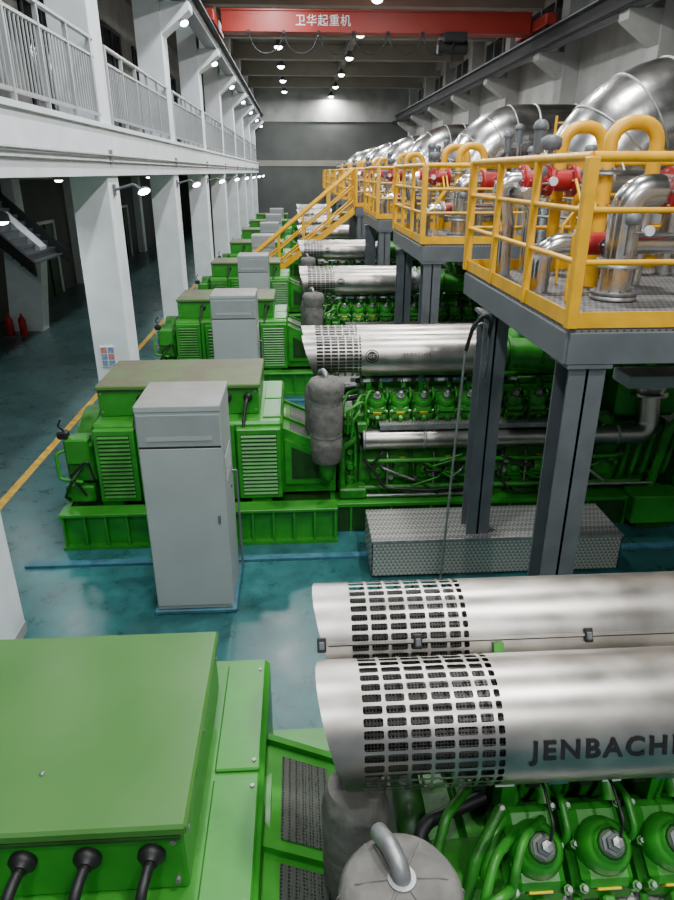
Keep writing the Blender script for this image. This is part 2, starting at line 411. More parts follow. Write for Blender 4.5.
rnd=random.Random(3)
for i in range(26):   # small hoses & lines on the block side
    x=.8+3.1*rnd.random(); z=.5+.5*rnd.random(); w=.08+.35*rnd.random(); h=-.3+.5*rnd.random(); y=1.52+.12*rnd.random()
    m_=[BLACK,GREEN,GREEND,GREEN,GALV][rnd.randrange(5)]
    b.pipe([(x,1.72,z),(x,y,z),(x+w,y-.02,max(.42,z+h)),(x+w+.05,1.72,max(.42,z+h))],.009+.011*rnd.random(),m_,R=.05,seg=8,n=4)
for i in range(9):
    x=1.0+3.0*rnd.random(); z=.5+.45*rnd.random()
    b.lathe((x,1.72,z),(0,-1,0),[(.045,0),(.045,.07),(.03,.08),(.03,.12)],GREEN2 if i%3 else GALV,12)
b.cyl((.74,1.62,1.2),(4.05,1.62,1.2),.125,STEEL,24)
for x in(.76,1.5,2.3,3.1,3.9): b.lathe((x,1.62,1.2),(1,0,0),[(.126,-.02),(.132,-.018),(.132,.018),(.126,.02)],GALV,24)
b.pipe([(4.0,1.62,1.2),(4.3,1.62,1.2),(4.3,1.75,1.75)],.13,STEEL,R=.28,seg=20)
b.lathe((4.3,1.75,1.66),(0,.1,1),[(.22,0),(.22,.04),(.16,.04),(.26,.22),(.26,.26)],STEEL,20)
for i in range(5): b.box(.98+i*.68,1.02+i*.68,1.6,1.95,1.30,1.34,GREEN)
b.box(.95,3.62,1.56,1.84,1.375,1.385,CHECK); b.box(.95,3.62,1.555,1.565,1.34,1.40,GALV)
b.box(.62,2.7,1.97,2.02,1.82,1.86,GALV,.004)
for i in range(9): b.box(.68+i*.23,.74+i*.23,1.955,1.97,1.81,1.865,BLACK,.004); b.box(.78+i*.23,.86+i*.23,1.96,1.97,1.822,1.858,BLUE if i%2 else PAPER)
b.cyl((.75,2.35,1.55),(4.0,2.35,1.55),.2,GREEN2,24); b.cyl((.8,2.14,1.76),(3.9,2.14,1.76),.05,GREEN,14); b.cyl((.8,2.5,1.76),(3.9,2.5,1.76),.05,GREEN,14)
def head(b,x,side):
    yc=2.35+side*(-.43)
    T=Matrix.Translation((x,yc,1.49))@Matrix.Rotation(math.radians(33)*side,4,'X')
    b.T=T
    b.box(-.13,.13,-.19,.18,-.12,.09,GREEN2,.03)
    b.box(-.108,.108,-.155,.155,.08,.155,GREEN,.03)
    b.lathe((0,-.01,.13),(0,0,1),[(.112,0),(.112,.03),(.106,.06),(.092,.085),(.08,.10),(.066,.105),(.066,.125),(.05,.13)],GREEN,22)
    b.lathe((0,-.01,.255),(0,0,1),[(.046,0),(.046,.018),(.034,.025),(.034,.045),(.022,.055),(.022,.075),(0,.08)],GALV,6,False)
    b.lathe((0,-.01,.254),(0,0,1),[(.060,0),(.060,.008),(.05,.012)],GREEND,14)
    for sx in(-.11,.11):
        for sy in(-.155,0,.145):
            b.cyl((sx,sy,.08),(sx,sy,.14),.02,GREEN,6,smooth=False); b.cyl((sx,sy,.14),(sx,sy,.16),.011,GALV,6)
    b.box(-.025,.025,-.235,-.18,-.08,.10,GREEN,.008); b.box(-.07,.07,-.20,-.18,-.06,.05,GREEND,.01)
    if side>0 and int(x*10)%3==0: b.box(-.05,.05,-.165,-.155,.085,.13,LABEL,.003)
    b.pipe([(.02,0,.3),(.03,.06,.36),(.03,.2,.34),(.03,.28,.24)],.007,BLACK,R=.04,seg=8)
    b.pipe([(.118,.0,.1),(.138,.03,.2),(.138,.16,.2),(.138,.22,.12)],.016,GREEN,R=.05,seg=10)
    b.pipe([(-.115,-.18,.04),(-.115,-.24,.02),(-.115,-.24,-.16)],.018,GREEN,R=.04,seg=8)
    b.pipe([(-.05,-.19,-.02),(-.05,-.25,-.04),(.06,-.26,-.06),(.06,-.2,-.1)],.01,GREEND,R=.03,seg=6)
    b.T=Matrix.Identity(4)
for i in range(10):
    head(b,.93+i*.285,1); head(b,.93+i*.285,-1)
    x=.93+i*.285
    b.pipe([(x+.06,2.14,1.76),(x+.06,2.04,1.84),(x+.06,1.94,1.74)],.03,GREEN,R=.06,seg=10)
# drive-end plumbing
for k,(x,y) in enumerate(((.62,1.72),(.72,1.80),(.52,1.85),(.66,1.62),(.78,1.66))):
    b.pipe([(x,y,.55+.1*k),(x,y,1.45+.06*k),(x+.06,y+.1,1.58+.05*k),(x+.2,y+.25,1.68)],.026-.002*k,GREEN if k%2 else GREEN2,R=.09)
b.pipe([(.5,1.62,.45),(.5,1.62,1.1),(.72,1.62,1.25)],.04,GREEN2)
b.pipe([(.56,1.58,1.3),(.56,1.55,1.60),(.74,1.6,1.70),(.80,1.72,1.55)],.02,GREEN,R=.07)
b.pipe([(.60,1.50,1.25),(.62,1.48,1.5),(.70,1.52,1.60),(.70,1.66,1.56)],.016,GREEN,R=.06)
b.pipe([(.48,1.7,1.4),(.48,1.6,1.5),(.66,1.56,1.48),(.7,1.58,1.1)],.014,BLACK,R=.06)
b.pipe([(.40,1.75,1.3),(.42,1.85,1.5),(.5,2.0,1.58),(.8,2.1,1.6)],.03,BLACK,R=.1)
b.box(.5,.82,1.72,2.0,1.2,1.5,GREEN2,.03); b.box(.52,.8,1.6,1.72,1.28,1.42,GREEN,.02)
for i in range(5):
    for sx in(-.1,.1): b.cyl((.66+sx,1.6,1.3+.025*i),(.66+sx,1.585,1.3+.025*i),.008,GALV,6)
b.pipe([(.46,2.0,1.2),(.46,2.0,1.5),(.46,2.6,1.5),(.75,2.7,1.5)],.07,GREEND,R=.12)
b.box(.3,.5,1.8,2.7,1.0,1.3,GREEND,.03)
for z in(.62,.82,1.02):
    b.lathe((.6,1.75,z),(0,-1,0),[(.07,0),(.07,.05),(.04,.06),(.04,.09)],GREEN2,14)
b.box(.46,.8,1.52,1.74,.44,.58,GREEN2,.02)
# free end
b.pipe([(2.48,TY1,TZ),(2.75,TY1,TZ),(3.5,2.0,2.06),(4.0,2.1,2.0)],.185,GREEN,R=.4,seg=20)
b.pipe([(2.48,TY2,TZ),(3.2,TY2,TZ),(4.0,2.6,2.02)],.185,GREEN,R=.4,seg=20)
for x in(2.56,2.95): 
    for y in(TY1,TY2): b.lathe((x,y,TZ),(1,0,0),[(.22,-.02),(.22,.02)],GREEN2,22)
b.box(3.95,4.75,1.8,3.0,1.35,2.05,GREEN,.05)
b.box(4.0,4.6,1.75,2.95,.43,1.3,GREEN2,.04)
b.lathe((4.0,2.05,2.0),(.2,0,1),[(.1,0),(.28,.05),(.3,.2),(.22,.32),(.1,.36)],GREEN2,22)
for k in range(5):
    b.pipe([(4.05+.12*k,1.74,.5+.05*k),(4.05+.12*k,1.62-.03*k,.7),(4.1+.13*k,1.62-.03*k,1.1+.06*k),(4.2+.13*k,1.78,1.3)],.03,GREEN if k%2 else GREEN2,R=.08)
b.pipe([(4.45,1.6,.5),(4.5,1.5,1.3),(4.75,1.5,1.5)],.06,GREEN)
b.box(4.1,4.75,1.25,1.6,.12,.5,GREEN,.02)
b.box(4.2,4.65,1.3,1.55,0.03,.12,GREEND)
b.box(4.75,5.3,1.55,3.1,0.03,1.2,GREEN2,.04)
me_eng=b.mesh('engine')
# lagging
b=B()
LX,LY=.3,1.45
b.lathe((LX,LY,1.0),(0,0,1),[(.15,0),(.185,.03),(.19,.3),(.175,.35),(.19,.4),(.195,.7),(.18,.75),(.195,.8),(.212,.90),(.21,.97),(.18,1.02),(.12,1.035),(.05,1.04)],LAG,30)
for z in(1.35,1.75): b.lathe((LX,LY,z),(0,0,1),[(.186,-.01),(.186,.01)],GALV,24)
b.pipe([(LX,LY,2.0),(LX,LY,2.075),(LX-.03,LY+.07,2.10),(LX-.06,LY+.16,2.06)],.032,GALV,R=.05)
b.lathe((LX,LY,2.035),(0,0,1),[(.048,0),(.048,.012)],GALV,16)
for a in range(6):
    t=a*1.047; b.pipe([(LX+.05*math.cos(t),LY+.05*math.sin(t),2.042),(LX+.15*math.cos(t),LY+.15*math.sin(t),2.03),(LX+.214*math.cos(t),LY+.214*math.sin(t),1.96),(LX+.2*math.cos(t),LY+.2*math.sin(t),1.82)],.005,LAG,R=.02,seg=6)
b.lathe((.2,2.05,1.05),(0,0,1),[(.12,0),(.14,.05),(.15,.6),(.12,.72)],LAG,20)
b.pipe([(LX,LY,1.02),(LX,LY,.8),(LX,LY+.28,.7)],.09,GREEN2)
b.cyl((.2,2.05,.9),(.2,2.05,1.2),.08,GREEN2)
me_lag=b.mesh('lagged_expansion_joint')
# step
b=B()
b.box(.75,3.56,.42,1.17,.46,.475,CHECK); b.box(.75,3.56,.42,.43,.04,.46,CHECK); b.box(.75,.76,.42,1.17,.04,.46,CHECK); b.box(3.55,3.56,.42,1.17,.04,.46,CHECK)
b.box(.74,3.57,.412,.435,.455,.485,GALV); 
for x in(.8,2.1,3.5): b.box(x-.02,x+.02,.46,1.15,0,.46,GREYS)
me_step=b.mesh('step')
for k in range(NG):
    g=empty('generator_set',(0,S*k,0))
    place(me_skid,'skid',g); place(me_alt,'alternator',g); place(me_tbG if k==0 else me_tbB,'terminal_box',g)
    place(me_eng,'engine',g); place(me_tube,'exhaust_shield',g); place(me_tube2,'shield_core',g); place(me_lag,'lagged_expansion_joint',g)
    if k==0: place(me_txt,'lettering',g); place(me_txt3,'small_lettering',g)
    else: place(me_txt2,'lettering',g); place(me_logo,'badge',g); place(me_logot,'badge_lettering',g)
    if k>0: place(me_step,'checker_plate_step',None,(0,S*k,0))
# control cabinet
b=B()
b.box(-.42,.42,-.03,.80,0,.05,BLUE,.01)
b.box(-.385,.385,0,.74,.05,2.20,CAB,.008)
b.box(-.39,.39,-.01,.75,2.19,2.26,CAB,.012)
b.box(-.375,.375,-.015,.0,1.86,2.17,CAB2,.004)
b.box(-.375,.375,-.018,.0,.10,1.84,CAB,.004)
b.box(-.376,.376,-.012,.0,1.835,1.865,DARK)
b.box(-.30,.30,-.022,-.012,1.92,1.96,CAB)
b.box(.30,.325,-.035,-.015,1.05,1.14,GREYS,.006)
for i in range(6): b.box(.385,.39,.15,.6,1.4+.05*i,1.42+.05*i,CAB2)
b.cyl((.385,.5,1.2),(.395,.5,1.2),.015,BLACK,12); b.pipe([(.385,.66,1.3),(.43,.68,1.3),(.43,.70,.06)],.012,GREYS,R=.02)
me_cab=b.mesh('cabinet')
for k in range(NG):
    place(me_cab,'control_cabinet',None,(-1.12,S*k-.08,0))
# ------------------------------------------------------------------ room
XL=-9.;XR=8.6;YF=54.;YN=-8.;ZC=10.
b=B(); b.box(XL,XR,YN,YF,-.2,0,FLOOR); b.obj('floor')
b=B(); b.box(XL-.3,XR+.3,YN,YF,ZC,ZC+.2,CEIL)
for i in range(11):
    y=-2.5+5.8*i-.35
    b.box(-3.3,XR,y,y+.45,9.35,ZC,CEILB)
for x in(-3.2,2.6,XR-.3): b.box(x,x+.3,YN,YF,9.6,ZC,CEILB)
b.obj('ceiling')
b=B(); b.box(XR,XR+.3,YN,YF,0,ZC,WHITED); b.obj('wall_right')
b=B(); b.box(XL-.3,XL,YN,YF,0,ZC,WALLD); b.obj('wall_left')
b=B(); b.box(XL,XR,YF,YF+.3,0,ZC,WALLD); b.box(XL,XR,YF-.06,YF,7.6,ZC,WHITED); b.box(XL,XR,YF-.05,YF,4.6,5.0,CEILB); b.obj('wall_far')
b=B(); b.box(-4.19,-4.07,-5,50,0,.004,YELF); b.obj('floor_line')
for k in range(NG):
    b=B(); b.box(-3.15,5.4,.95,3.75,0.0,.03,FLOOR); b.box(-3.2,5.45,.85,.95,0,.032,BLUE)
    b.obj('equipment_pad',None,(0,S*k,0))
cols_y=[4.9+5.8*i for i in range(-1,9)]
for y in cols_y:
    b=B(); b.box(-3.32,-2.76,y,y+.62,0,ZC,WHITE,.01); b.box(-3.325,-2.755,y-.005,y+.625,0,.12,WHITED); b.obj('concrete_column')
b=B()
b.box(-3.3,-2.72,YN,YF,4.15,4.78,WHITE); b.box(XL,-3.3,YN,YF,4.55,4.78,WHITED)
b.box(-3.3,-2.68,YN,YF,4.78,4.84,WHITE)
for y in cols_y: b.box(XL,-3.3,y+.1,y+.5,4.1,4.55,WHITED)
b.obj('balcony_slab')
b=B(); b.cyl((-2.69,YN,4.42),(-2.69,YF,4.42),.02,GALV,8); b.cyl((-2.69,YN,4.34),(-2.69,YF,4.34),.012,GALV,8)
for y in cols_y: b.cyl((-2.70,y+.1,4.3),(-2.70,y+.1,4.5),.03,GALV,8)
b.obj('wall_conduit')
for y in cols_y[:-1]:
    y0=y+.62;y1=y+5.8
    b=B()
    b.box(-2.79,-2.73,y0,y1,5.86,5.91,RAILW,.01); b.box(-2.78,-2.74,y0,y1,5.66,5.69,RAILW); b.box(-2.78,-2.74,y0,y1,4.93,4.97,RAILW)
    n=46
    for i in range(n+1):
        yy=y0+.04+(y1-y0-.08)*i/n
        if i%9==0: b.box(-2.785,-2.735,yy-.02,yy+.02,4.84,5.87,RAILW)
        else: b.box(-2.768,-2.752,yy-.008,yy+.008,4.95,5.67,RAILW)
    b.obj('balcony_railing')
b=B(); b.box(-6.3,-6.1,YN,YF,4.78,ZC,WHITED); b.obj('wall_gallery')
b=B(); b.box(-3.3,-2.8,YN,YF,8.2,8.9,WHITE); b.obj('trim_1')
for i,y in enumerate(cols_y):
    b=B(); b.box(-6.1,-6.05,y+1.3,y+5.0,5.4,8.6,GLASS)
    for yy in(y+1.3,y+2.53,y+3.76,y+4.96): b.box(-6.07,-6.0,yy,yy+.05,5.4,8.6,GREYS)
    for z in(5.4,7.0,8.56): b.box(-6.07,-6.0,y+1.3,y+5.0,z,z+.05,GREYS)
    b.obj('window_%d'%(i+1))
for i,y in enumerate(cols_y):
    b=B(); b.box(XL,XL+.35,y,y+.6,0,4.1,WHITE); b.obj('wall_pilaster')
for i in(2,4,6):
    y=cols_y[i]+2
    b=B(); b.box(XL+.001,XL+.06,y,y+1.8,0,2.5,GREEND); b.box(XL+.05,XL+.1,y+.88,y+.92,0,2.5,DARK); b.box(XL+.001,XL+.12,y-.08,y,0,2.6,WHITE); b.box(XL+.001,XL+.12,y+1.8,y+1.88,0,2.6,WHITE); b.box(XL+.001,XL+.12,y-.08,y+1.88,2.5,2.6,WHITE)
    b.obj('door_%d'%(i//2))
# stair under gallery
b=B()
for i in range(12):
    x=-6.75-.18*i; z=2.05+.175*i
    b.box(x-.22,x,17.6,20.2,z-.05,z,GREYS); b.box(x-.22,x-.20,17.6,20.2,z,z+.175,GREYS)
for y in(17.5,20.18): b.prism([(-6.6,1.75),(-6.6,2.1),(-8.96,4.4),(-8.96,4.05)],y,y+.12,DARK)
b.prism([(-7.3,0),(-8.2,0),(-7.9,3.2),(-7.0,2.3)],19.2,19.7,WHITE)
b.obj('staircase')
b=B()
for d in(0,.35): 
    b.lathe((-7.95+d,18.6,0.02),(0,0,1),[(.09,0),(.1,.02),(.1,.42),(.07,.5),(.03,.54),(.03,.6)],RED,14)
b.box(-8.1,-7.45,18.45,18.75,0,.02,GREYS); b.obj('fire_extinguisher_pair')
b=B(); b.box(-3.22,-2.99,10.675,10.695,1.26,1.60,PAPER)
for i in range(2):
    for j in range(3): b.box(-3.205+.11*i,-3.11+.11*i,10.672,10.68,1.275+.108*j,1.37+.108*j,INKR if (i+j)%3==2 else INK)
b.obj('safety_notice')
for y in cols_y:
    b=B(); b.box(XR-.5,XR,y,y+.6,0,ZC,WHITED,.01); b.obj('crane_column')
    b=B(); b.prism([(XR-.501,6.8),(XR-.501,7.498),(XR-1.25,7.498),(XR-1.25,7.3)],y+.05,y+.55,WHITED); b.obj('column_corbel')
def runway(x,nm):
    b=B(); b.box(x-.16,x+.16,YN,YF-.1,7.5,7.54,GREYS); b.box(x-.16,x+.16,YN,YF-.1,7.98,8.02,GREYS); b.box(x-.02,x+.02,YN,YF-.1,7.54,7.98,DARK); b.box(x-.03,x+.03,YN,YF-.1,8.02,8.1,DARK)
    if x>0: b.box(x-.34,x-.28,YN,YF-.1,7.51,7.6,DARK)
    b.obj(nm)
runway(7.5,'crane_runway'); runway(-2.35,'crane_runway')
for y in cols_y:
    b=B(); b.prism([(-2.755,6.9),(-2.755,7.498),(-2.15,7.498),(-2.15,7.35)],y+.05,y+.55,WHITE); b.obj('column_corbel')
for i,y in enumerate(cols_y[:-1]):
    b=B(); b.box(XR-.04,XR-.001,y+1.2,y+5.2,8.3,9.3,GLASS)
    for yy in(y+1.2,y+2.5,y+3.85,y+5.15): b.box(XR-.07,XR-.001,yy,yy+.05,8.3,9.3,RAILW)
    b.obj('window_%d'%(i+20))
# crane
CY=23.2; cz=-.12
g=empty('overhead_crane',(0,0,0))
b=B(); b.box(-2.1,7.3,CY,CY+.5,8.22+cz,8.76+cz,CRANE,.02); b.box(-2.1,7.3,CY-.05,CY+.55,8.2+cz,8.24+cz,CRANE); b.box(-2.1,7.3,CY-.05,CY+.55,8.74+cz,8.78+cz,CRANE)
for x in(-2.35,7.5): b.box(x-.16,x+.16,CY-1.2,CY+1.7,8.14,8.44,CRANE,.02); [b.cyl((x-.05,yy,8.2),(x+.05,yy,8.2),.1,DARK) for yy in(CY-.9,CY+1.4)]
b.obj('girder',g)
b=B()
b.box(4.6,5.3,CY-.25,CY+.75,7.85,8.1,DARK,.03); b.cyl((4.5,CY+.25,7.75),(5.4,CY+.25,7.75),.2,DARK); b.cyl((4.95,CY+.25,7.3),(4.95,CY+.25,7.7),.02,DARK); b.pipe([(4.95,CY+.25,7.3),(4.95,CY+.25,7.15),(5.05,CY+.25,7.1),(5.05,CY+.25,7.2)],.03,DARK)
b.obj('hoist',g)
b=B()
for i in range(6):
    x0=-1.3+i*1.05; b.pipe([(x0,CY-.1,8.05),(x0+.15,CY-.1,7.65),(x0+.52,CY-.1,7.45),(x0+.9,CY-.1,7.65),(x0+1.05,CY-.1,8.05)],.022,BLACK,R=.4,seg=6)
    b.box(x0-.05,x0+.05,CY-.16,CY-.04,8.02,8.1,DARK)
b.obj('festoon_cable',g)
t=text_mesh('卫华起重机',.32,WHITE,lambda x,y:Vector((.1+x,CY-.012,8.27+y)),0); place(t,'crane_lettering',g)
# ------------------------------------------------------------------ platforms
PX=1.88; PZ=3.2
def ibeam_col(b,x,y,z1,w=.25):
    b.box(x-w/2,x+w/2,y-w/2,y-w/2+.02,.02,z1,GREYS); b.box(x-w/2,x+w/2,y+w/2-.02,y+w/2,.02,z1,GREYS); b.box(x-.01,x+.01,y-w/2,y+w/2,.02,z1,GREYS)
    b.box(x-w/2-.08,x+w/2+.08,y-w/2-.08,y+w/2+.08,0,.025,GREYS); b.box(x-w/2-.03,x+w/2+.03,y-w/2-.03,y+w/2+.03,z1-.03,z1,GREYS)
def chan(b,x0,x1,y0,y1,z0,z1): b.box(x0,x1,y0,y1,z0,z1,GREYS,.006)
def rail(b,p,q,ends=(True,True),step=.95):
    p=Vector(p);q=Vector(q);d=q-p;n=max(1,round(d.length/step))
    for h in(.44,.77): b.cyl(p+Vector((0,0,h)),q+Vector((0,0,h)),.02,YEL,10)
    b.cyl(p+Vector((0,0,1.09)),q+Vector((0,0,1.09)),.032,YEL,12)
    for i in range(n+1):
        if (i==0 and not ends[0]) or(i==n and not ends[1]): continue
        c=p+d*i/n; s=.038 if i in(0,n) else .026
        b.box(c.x-s,c.x+s,c.y-s,c.y+s,c.z,c.z+1.09,YEL,.006)
    u=d.normalized(); w=Vector((-u.y,u.x,0))*.006
    a=p+w;bb_=p-w;c=q+w;e=q-w
    vs=[(v.x,v.y,p.z+z) for z in(0.0,.11) for v in(a,c,e,bb_)]
    b.add(vs,[(0,1,2,3),(4,5,6,7),(0,1,5,4),(1,2,6,5),(2,3,7,6),(3,0,4,7)],YEL)
b=B()
Y0=4.45;Y1=7.45;XC=4.15
b.box(PX,6.8,Y0,Y1,PZ-.03,PZ,GRATE)
chan(b,PX-.02,PX+.1,Y0,Y1,PZ-.26,PZ-.03); chan(b,PX,6.8,Y0-.02,Y0+.1,PZ-.26,PZ-.03); chan(b,PX,XC,Y1-.1,Y1,PZ-.26,PZ-.03)
for x in(4.4,5.5,6.7): chan(b,x-.06,x+.06,Y0+.1,Y0+S,PZ-.22,PZ-.03)
for y in(5.4,6.4): chan(b,PX+.1,6.8,y-.05,y+.05,PZ-.2,PZ-.03)
b.box(XC,6.8,Y1,Y0+S,PZ-.03,PZ,GRATE); chan(b,XC-.02,XC+.1,Y1,Y0+S,PZ-.26,PZ-.03)
me_deck=b.mesh('deck')
b=B()
for x,y in((2.06,4.6),(1.935,6.45),(5.6,4.6),(5.6,6.45)): ibeam_col(b,x,y,PZ-.26,.27 if y<5 else .25)
me_legs=b.mesh('legs')
b=B()
rail(b,(PX,Y0,PZ),(PX,Y1,PZ)); rail(b,(PX,Y0,PZ),(6.6,Y0,PZ),(False,True)); rail(b,(PX,Y1,PZ),(XC,Y1,PZ),(False,True)); rail(b,(XC,Y1,PZ),(XC,Y0+S,PZ),(False,False))
me_rail=b.mesh('guardrail')
b=B()
rail(b,(PX,Y0,PZ),(PX,Y1,PZ)); rail(b,(PX,Y0,PZ),(XC,Y0,PZ),(False,True)); rail(b,(PX,Y1,PZ),(XC,Y1,PZ),(False,True)); rail(b,(XC,Y1,PZ),(XC,Y0+S,PZ),(False,False))
me_rail2=b.mesh('guardrail_b')
for k in range(NG):
    g=empty('steel_platform',(0,S*k,0))
    place(me_deck,'deck',g); place(me_legs,'legs',g); place(me_rail if k==0 else me_rail2,'guardrail',g)
def flange(b,o,ax,r,mt=GALV,t=.03):
    b.lathe(o,ax,[(r,-t),(r,-.004),(r*.9,0),(r,.004),(r,t)],mt,20)
    o=Vector(o);a=Vector(ax).normalized();h=Vector((0,0,1)) if abs(a.z)<.9 else Vector((1,0,0));u=a.cross(h).normalized();w=a.cross(u)
    for i in range(8):
        c=o+(u*math.cos(i*PI/4)+w*math.sin(i*PI/4))*r*.84
        b.cyl(c-a*(t+.015),c+a*(t+.015),.011,GALV,6)
# ducts
b=B()
DX=3.43;DY=8.2;DZ=4.78;DR=.62
b.pipe([(DX,DY,2.7),(DX,DY,DZ),(8.55,DY,DZ)],DR,ALU,R=.95,seg=40,n=14)
for z in(3.0,3.4,3.72): b.lathe((DX,DY,z),(0,0,1),[(DR+.001,-.015),(DR+.014,-.01),(DR+.014,.01),(DR+.001,.015)],GALV,40)
b.lathe((DX,DY,2.25),(0,0,1),[(.3,0),(.3,.1),(DR,.45)],ALU,40)
for x in(4.6,5.4,6.2,7.0): b.lathe((x,DY,DZ),(1,0,0),[(DR+.001,-.02),(DR+.014,-.015),(DR+.014,.015),(DR+.001,.02)],GALV,40)
for i in range(5):
    a=math.radians(4+19*i); cx=DX+.95; c2=DZ-.95
    o=(cx-.95*math.cos(a),DY,c2+.95*math.sin(a)); ax=(math.sin(a),0,math.cos(a))
    b.lathe(o,ax,[(DR+.001,-.012),(DR+.010,-.008),(DR+.010,.008),(DR+.001,.012)],GALV,40)
b.box(5.4,5.5,7.65,8.6,3.2,4.25,GREYS); b.box(6.7,6.8,7.65,8.6,3.2,4.25,GREYS)
me_duct=b.mesh('exhaust_duct')
b=B()
b.pipe([(2.68,5.55,3.2),(2.68,5.55,4.06),(3.0,5.55,4.06)],.13,ALU,R=.25,seg=20)
b.cyl((3.0,5.55,4.06),(3.32,5.55,4.06),.135,RED,20); flange(b,(3.0,5.55,4.06),(1,0,0),.18,RED); flange(b,(3.34,5.55,4.06),(1,0,0),.18,RED); b.cyl((3.36,5.55,4.06),(6.5,5.55,4.06),.12,ALU,20)
flange(b,(2.68,5.55,3.5),(0,0,1),.18,GALV); flange(b,(2.68,5.55,3.24),(0,0,1),.19,GALV)
b.cyl((4.3,5.55,3.2),(4.3,5.55,3.95),.04,GREYS); b.cyl((6.3,5.55,3.2),(6.3,5.55,3.95),.04,GREYS)
b.pipe([(2.12,6.95,3.2),(2.12,6.95,3.7),(2.02,6.95,4.12),(2.3,6.95,4.12)],.09,ALU,R=.14,seg=18)
b.cyl((2.25,6.95,4.12),(2.75,6.95,4.12),.10,RED,18)
for x in(2.25,2.5,2.75): flange(b,(x,6.95,4.12),(1,0,0),.145,RED)
b.cyl((2.75,6.95,4.12),(3.7,6.95,4.12),.10,ALU,18); flange(b,(3.1,6.95,4.12),(1,0,0),.15,GALV); b.pipe([(3.6,6.95,4.12),(3.85,6.95,4.12),(3.85,6.95,3.2)],.10,ALU)
b.cyl((2.5,6.95,4.2),(2.5,6.95,4.42),.03,GALV); b.lathe((2.5,6.95,4.4),(0,0,1),[(.08,0),(.1,.03),(.1,.1),(.05,.13)],GREYS,16)
b.pipe([(2.15,5.9,3.2),(2.15,5.9,3.62),(3.4,5.9,3.62)],.09,ALU,R=.16,seg=18)
for x in(2.45,2.75): flange(b,(x,5.9,3.62),(1,0,0),.13,GALV)
b.cyl((2.5,5.9,3.62),(2.7,5.9,3.62),.095,RED,16)
b.pipe([(2.45,7.2,3.2),(2.45,7.2,3.9),(2.2,7.2,4.0),(2.2,6.5,4.0)],.07,ALU,R=.14,seg=14)
b.pipe([(4.3,6.6,3.2),(4.3,6.6,4.5),(6.6,6.6,4.5)],.24,ALU,R=.42,seg=26,n=10)
for x in(5.0,5.8): b.lathe((x,6.6,4.5),(1,0,0),[(.241,-.02),(.254,-.015),(.254,.015),(.241,.02)],GALV,26)
for x,y,zt in((2.78,6.25,4.60),(2.74,7.28,4.62)):
    b.pipe([(x,y,3.2),(x,y,zt),(x+.42,y,zt),(x+.42,y,3.9)],.062,YEL,R=.18,seg=16)
    flange(b,(x,y,3.9),(0,0,1),.12,YEL,.02); flange(b,(x,y,4.2),(0,0,1),.12,GALV,.02); flange(b,(x+.42,y,4.0),(0,0,1),.12,YEL,.02)
    b.cyl((x+.42,y,3.9),(x+.42,y,3.2),.06,ALU)
for x,y,z in((3.5,5.95,4.72),(3.75,6.2,4.85),(3.9,5.9,4.5),(2.5,7.3,4.6)):
    b.cyl((x,y,3.2),(x,y,z-.2),.022,GALV,8); b.cyl((x,y,z-.22),(x,y,z),.06,GREYS,14); b.lathe((x,y,z),(0,0,1),[(.075,0),(.08,.02),(.06,.07),(.03,.09)],GREYS,14); b.box(x-.02,x+.16,y-.03,y+.03,z-.16,z-.09,GALV,.01)
b.lathe((3.1,6.6,3.3),(0,0,1),[(.12,0),(.17,.04),(.17,.42),(.2,.42),(.2,.48),(.14,.5),(.05,.56)],GALV,20)
for i in range(3): b.cyl((3.1+.1*math.cos(i*2.1),6.6+.1*math.sin(i*2.1),3.2),(3.1+.1*math.cos(i*2.1),6.6+.1*math.sin(i*2.1),3.35),.015,GREYS,8)
for x,y,z in((3.5,5.55,4.25),(3.9,5.55,4.25),(2.68,5.4,3.75),(4.6,5.55,4.25),(2.9,6.95,4.3),(2.3,6.6,4.1)):
    b.cyl((x,y,z-.18),(x,y,z+.06),.025,GALV); b.lathe((x,y,z+.06),(0,0,1),[(.05,0),(.06,.02),(.06,.07),(.03,.09)],GREYS,14)
    b.lathe((x+.11,y-.05,z+.02),(0,-1,0),[(.04,0),(.04,.03)],PAPER,14); b.cyl((x,y,z),(x+.11,y,z),.010,GALV,8)
for x,y in((3.1,6.15),(3.7,5.75),(4.6,6.0),(2.5,6.4),(4.9,5.8),(3.3,7.2),(2.25,5.5),(2.4,7.0),(3.2,5.3),(4.2,5.2)):
    r=random.random()
    b.pipe([(x,y,3.2),(x,y,3.7+.5*r),(x+.15,y,3.9+.5*r),(x+.15,y+.2,4.1+.5*r)],.014,GALV if r>.3 else YEL,R=.06,seg=8)
def wheel(c,r,mt):
    pts=[(c[0]+r*math.cos(2*PI*i/16),c[1],c[2]+r*math.sin(2*PI*i/16)) for i in range(17)]
    b.pipe(pts,.011,mt,R=.01,seg=6,n=1); b.cyl((c[0],c[1],c[2]),(c[0],c[1]+.2,c[2]),.015,GALV,8)
    for i in range(2): b.cyl((c[0]-r*math.cos(i*1.57),c[1],c[2]-r*math.sin(i*1.57)),(c[0]+r*math.cos(i*1.57),c[1],c[2]+r*math.sin(i*1.57)),.008,mt,6)
wheel((3.17,5.25,4.06),.08,RED); wheel((2.36,6.7,4.12),.08,RED); wheel((2.62,5.65,3.62),.07,BLACK)
b.box(3.9,4.2,5.95,6.15,3.2,4.0,CAB,.01); b.box(3.94,4.16,5.935,5.95,3.4,3.95,CAB2)
for x in(4.05,4.4): b.cyl((x,5.35,3.2),(x,5.35,5.0),.022,YEL,8)
for i in range(6): b.cyl((4.05,5.35,3.5+.28*i),(4.4,5.35,3.5+.28*i),.014,YEL,8)
me_gas=b.mesh('gas_train')
for k in range(NG-1):
    place(me_duct,'exhaust_duct',None,(0,S*k,0)); place(me_gas,'gas_train',None,(0,S*k,0))
